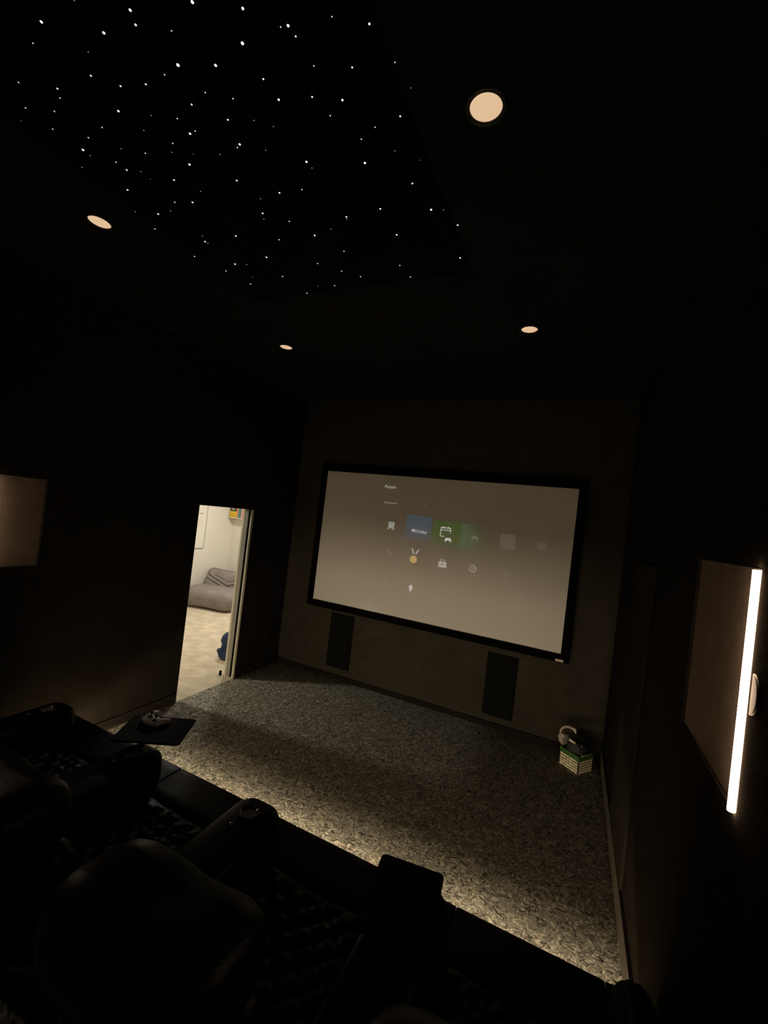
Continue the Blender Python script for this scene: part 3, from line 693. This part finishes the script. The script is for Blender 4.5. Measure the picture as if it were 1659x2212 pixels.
# board in y/z plane facing +x
MX = Matrix(((0, 0, 1, 0), (1, 0, 0, 0), (0, 1, 0, 0), (0, 0, 0, 1)))
bm = new(); prism(bm, rrect(1.22, 0.98, 0.035, cx=0, cy=0.49), 0.012, MX @ Matrix.Translation((0, 0, 0.0))); obj('frame', bm, mat('grey metal frame', (0.22, 0.20, 0.17), 0.4, metal=0.3), wb)
bm = new(); prism(bm, rrect(1.19, 0.95, 0.025, cx=0, cy=0.49), 0.003, MX @ Matrix.Translation((0, 0, 0.012))); obj('writing_surface', bm, mat('white enamel', (0.74, 0.71, 0.62), 0.35, var=(1.5, 0.02)), wb)
bm = new(); box(bm, 0.0155, 0.0165, 0.38, 0.50, 0.715, 0.735); obj('marker_line', bm, mat('faded marker', (0.45, 0.38, 0.30), 0.8), wb)
bm = new(); box(bm, 0.0155, 0.0165, 0.40, 0.50, 0.45, 0.60)
obj('marker_notes', bm, mat('faded red marker', (0.73, 0.67, 0.58), 0.8), wb)

# little wall shelf with books, on the side wall of the next room
SB = 1.735
sh = thing('wall_shelf', 'cream ledge shelf carrying books, at the top of the lit doorway', 'shelf', (-6.68, NYF, SB))
bm = new(); box(bm, -0.30, 0.45, -0.17, 0, -0.016, -0.001); obj('board', bm, M_CREAM, sh, bevel=0.002)
bm = new(); box(bm, -0.30, 0.45, -0.012, 0, -0.06, -0.016); obj('back_rail', bm, M_CREAM, sh, bevel=0.002)
def book(x, w, h, d, col, label, name='book', nz=SB):
    t = thing(name, label, 'book', (x, NYF - 0.02, nz), group='books on the wall shelf')
    bm = new(); box(bm, 0, w, -d, 0, 0, 0.002 + h); obj('cover', bm, mat('cover ' + str(col), col, 0.6, var=(30, 0.12)), t, bevel=0.002)
    bm = new(); box(bm, 0.003, w - 0.003, -d + 0.008, 0.003, 0.004, h + 0.0035); obj('pages', bm, mat('paper', (0.7, 0.66, 0.55), 0.8), t)
    return t
bx = -6.975
b = thing('storage_box', 'bright yellow box at the left end of the wall shelf', 'box', (bx, NYF - 0.02, SB))
bm = new(); box(bm, 0, 0.18, -0.12, 0, 0, 0.135); obj('body', bm, mat('bright yellow card', (0.72, 0.50, 0.03), 0.6, var=(20, 0.1)), b, bevel=0.003)
bm = new(); box(bm, 0.02, 0.16, -0.1215, -0.12, 0.03, 0.05); box(bm, 0.02, 0.10, -0.1215, -0.12, 0.075, 0.085); obj('print', bm, mat('ochre print', (0.60, 0.34, 0.03), 0.6), b)
pf = thing('picture_frame', 'small dark frame with a grey round picture standing on the yellow box', 'picture frame', (bx, NYF - 0.02, SB + 0.136))
bm = new(); box(bm, 0, 0.17, -0.115, -0.095, 0, 0.15); obj('frame', bm, mat('dark brown frame', (0.06, 0.05, 0.045), 0.5), pf, bevel=0.002)
bm = new(); prism(bm, rrect(0.105, 0.110, 0.045, cx=0.085, cy=0.075), 0.002, Matrix.Translation((0, -0.115, 0)) @ FX); obj('picture', bm, mat('grey round picture', (0.30, 0.29, 0.27), 0.5, var=(40, 0.2)), pf)
book(-6.792, 0.055, 0.295, 0.115, (0.72, 0.29, 0.15), 'orange book beside the yellow box')
book(-6.734, 0.060, 0.30, 0.12, (0.075, 0.26, 0.18), 'green book on the wall shelf')
book(-6.671, 0.012, 0.30, 0.11, (0.05, 0.06, 0.05), 'thin black book beside the green book')
book(-6.656, 0.032, 0.30, 0.115, (0.72, 0.52, 0.45), 'pale pink book beside the thin black book')
book(-6.622, 0.045, 0.29, 0.115, (0.58, 0.11, 0.07), 'red book on the wall shelf')
book(-6.574, 0.060, 0.29, 0.115, (0.76, 0.70, 0.60), 'cream book at the right end of the shelf')

# dark blue garment on the floor
g = thing('blue_garment', 'crumpled dark blue garment on the pale floor, half hidden by the door edge', 'clothing', (-4.06, 4.50, 0), 0.3)
mb = mat('navy denim', (0.018, 0.032, 0.085), 0.9, bump=(60, 0.4), var=(25, 0.35))
def crump(v):
    n = noise.noise(v * 9) * 0.035 + noise.noise(v * 20) * 0.012
    return Vector((v.x, v.y, v.z)) + v.normalized() * n
bm = new(); rbox(bm, 0.34, 0.28, 0.34, 0.12, (0.01, 0.03, 0.18), n=12, fn=crump); obj('body', bm, mb, g, smooth=True)
bm = new(); rbox(bm, 0.17, 0.16, 0.12, 0.05, (-0.07, -0.09, 0.063), n=10, fn=crump); obj('sleeve', bm, mb, g, smooth=True)
bm = new(); rbox(bm, 0.07, 0.07, 0.05, 0.022, (-0.145, -0.13, 0.11), n=6, fn=crump); obj('cuff', bm, mb, g, smooth=True)
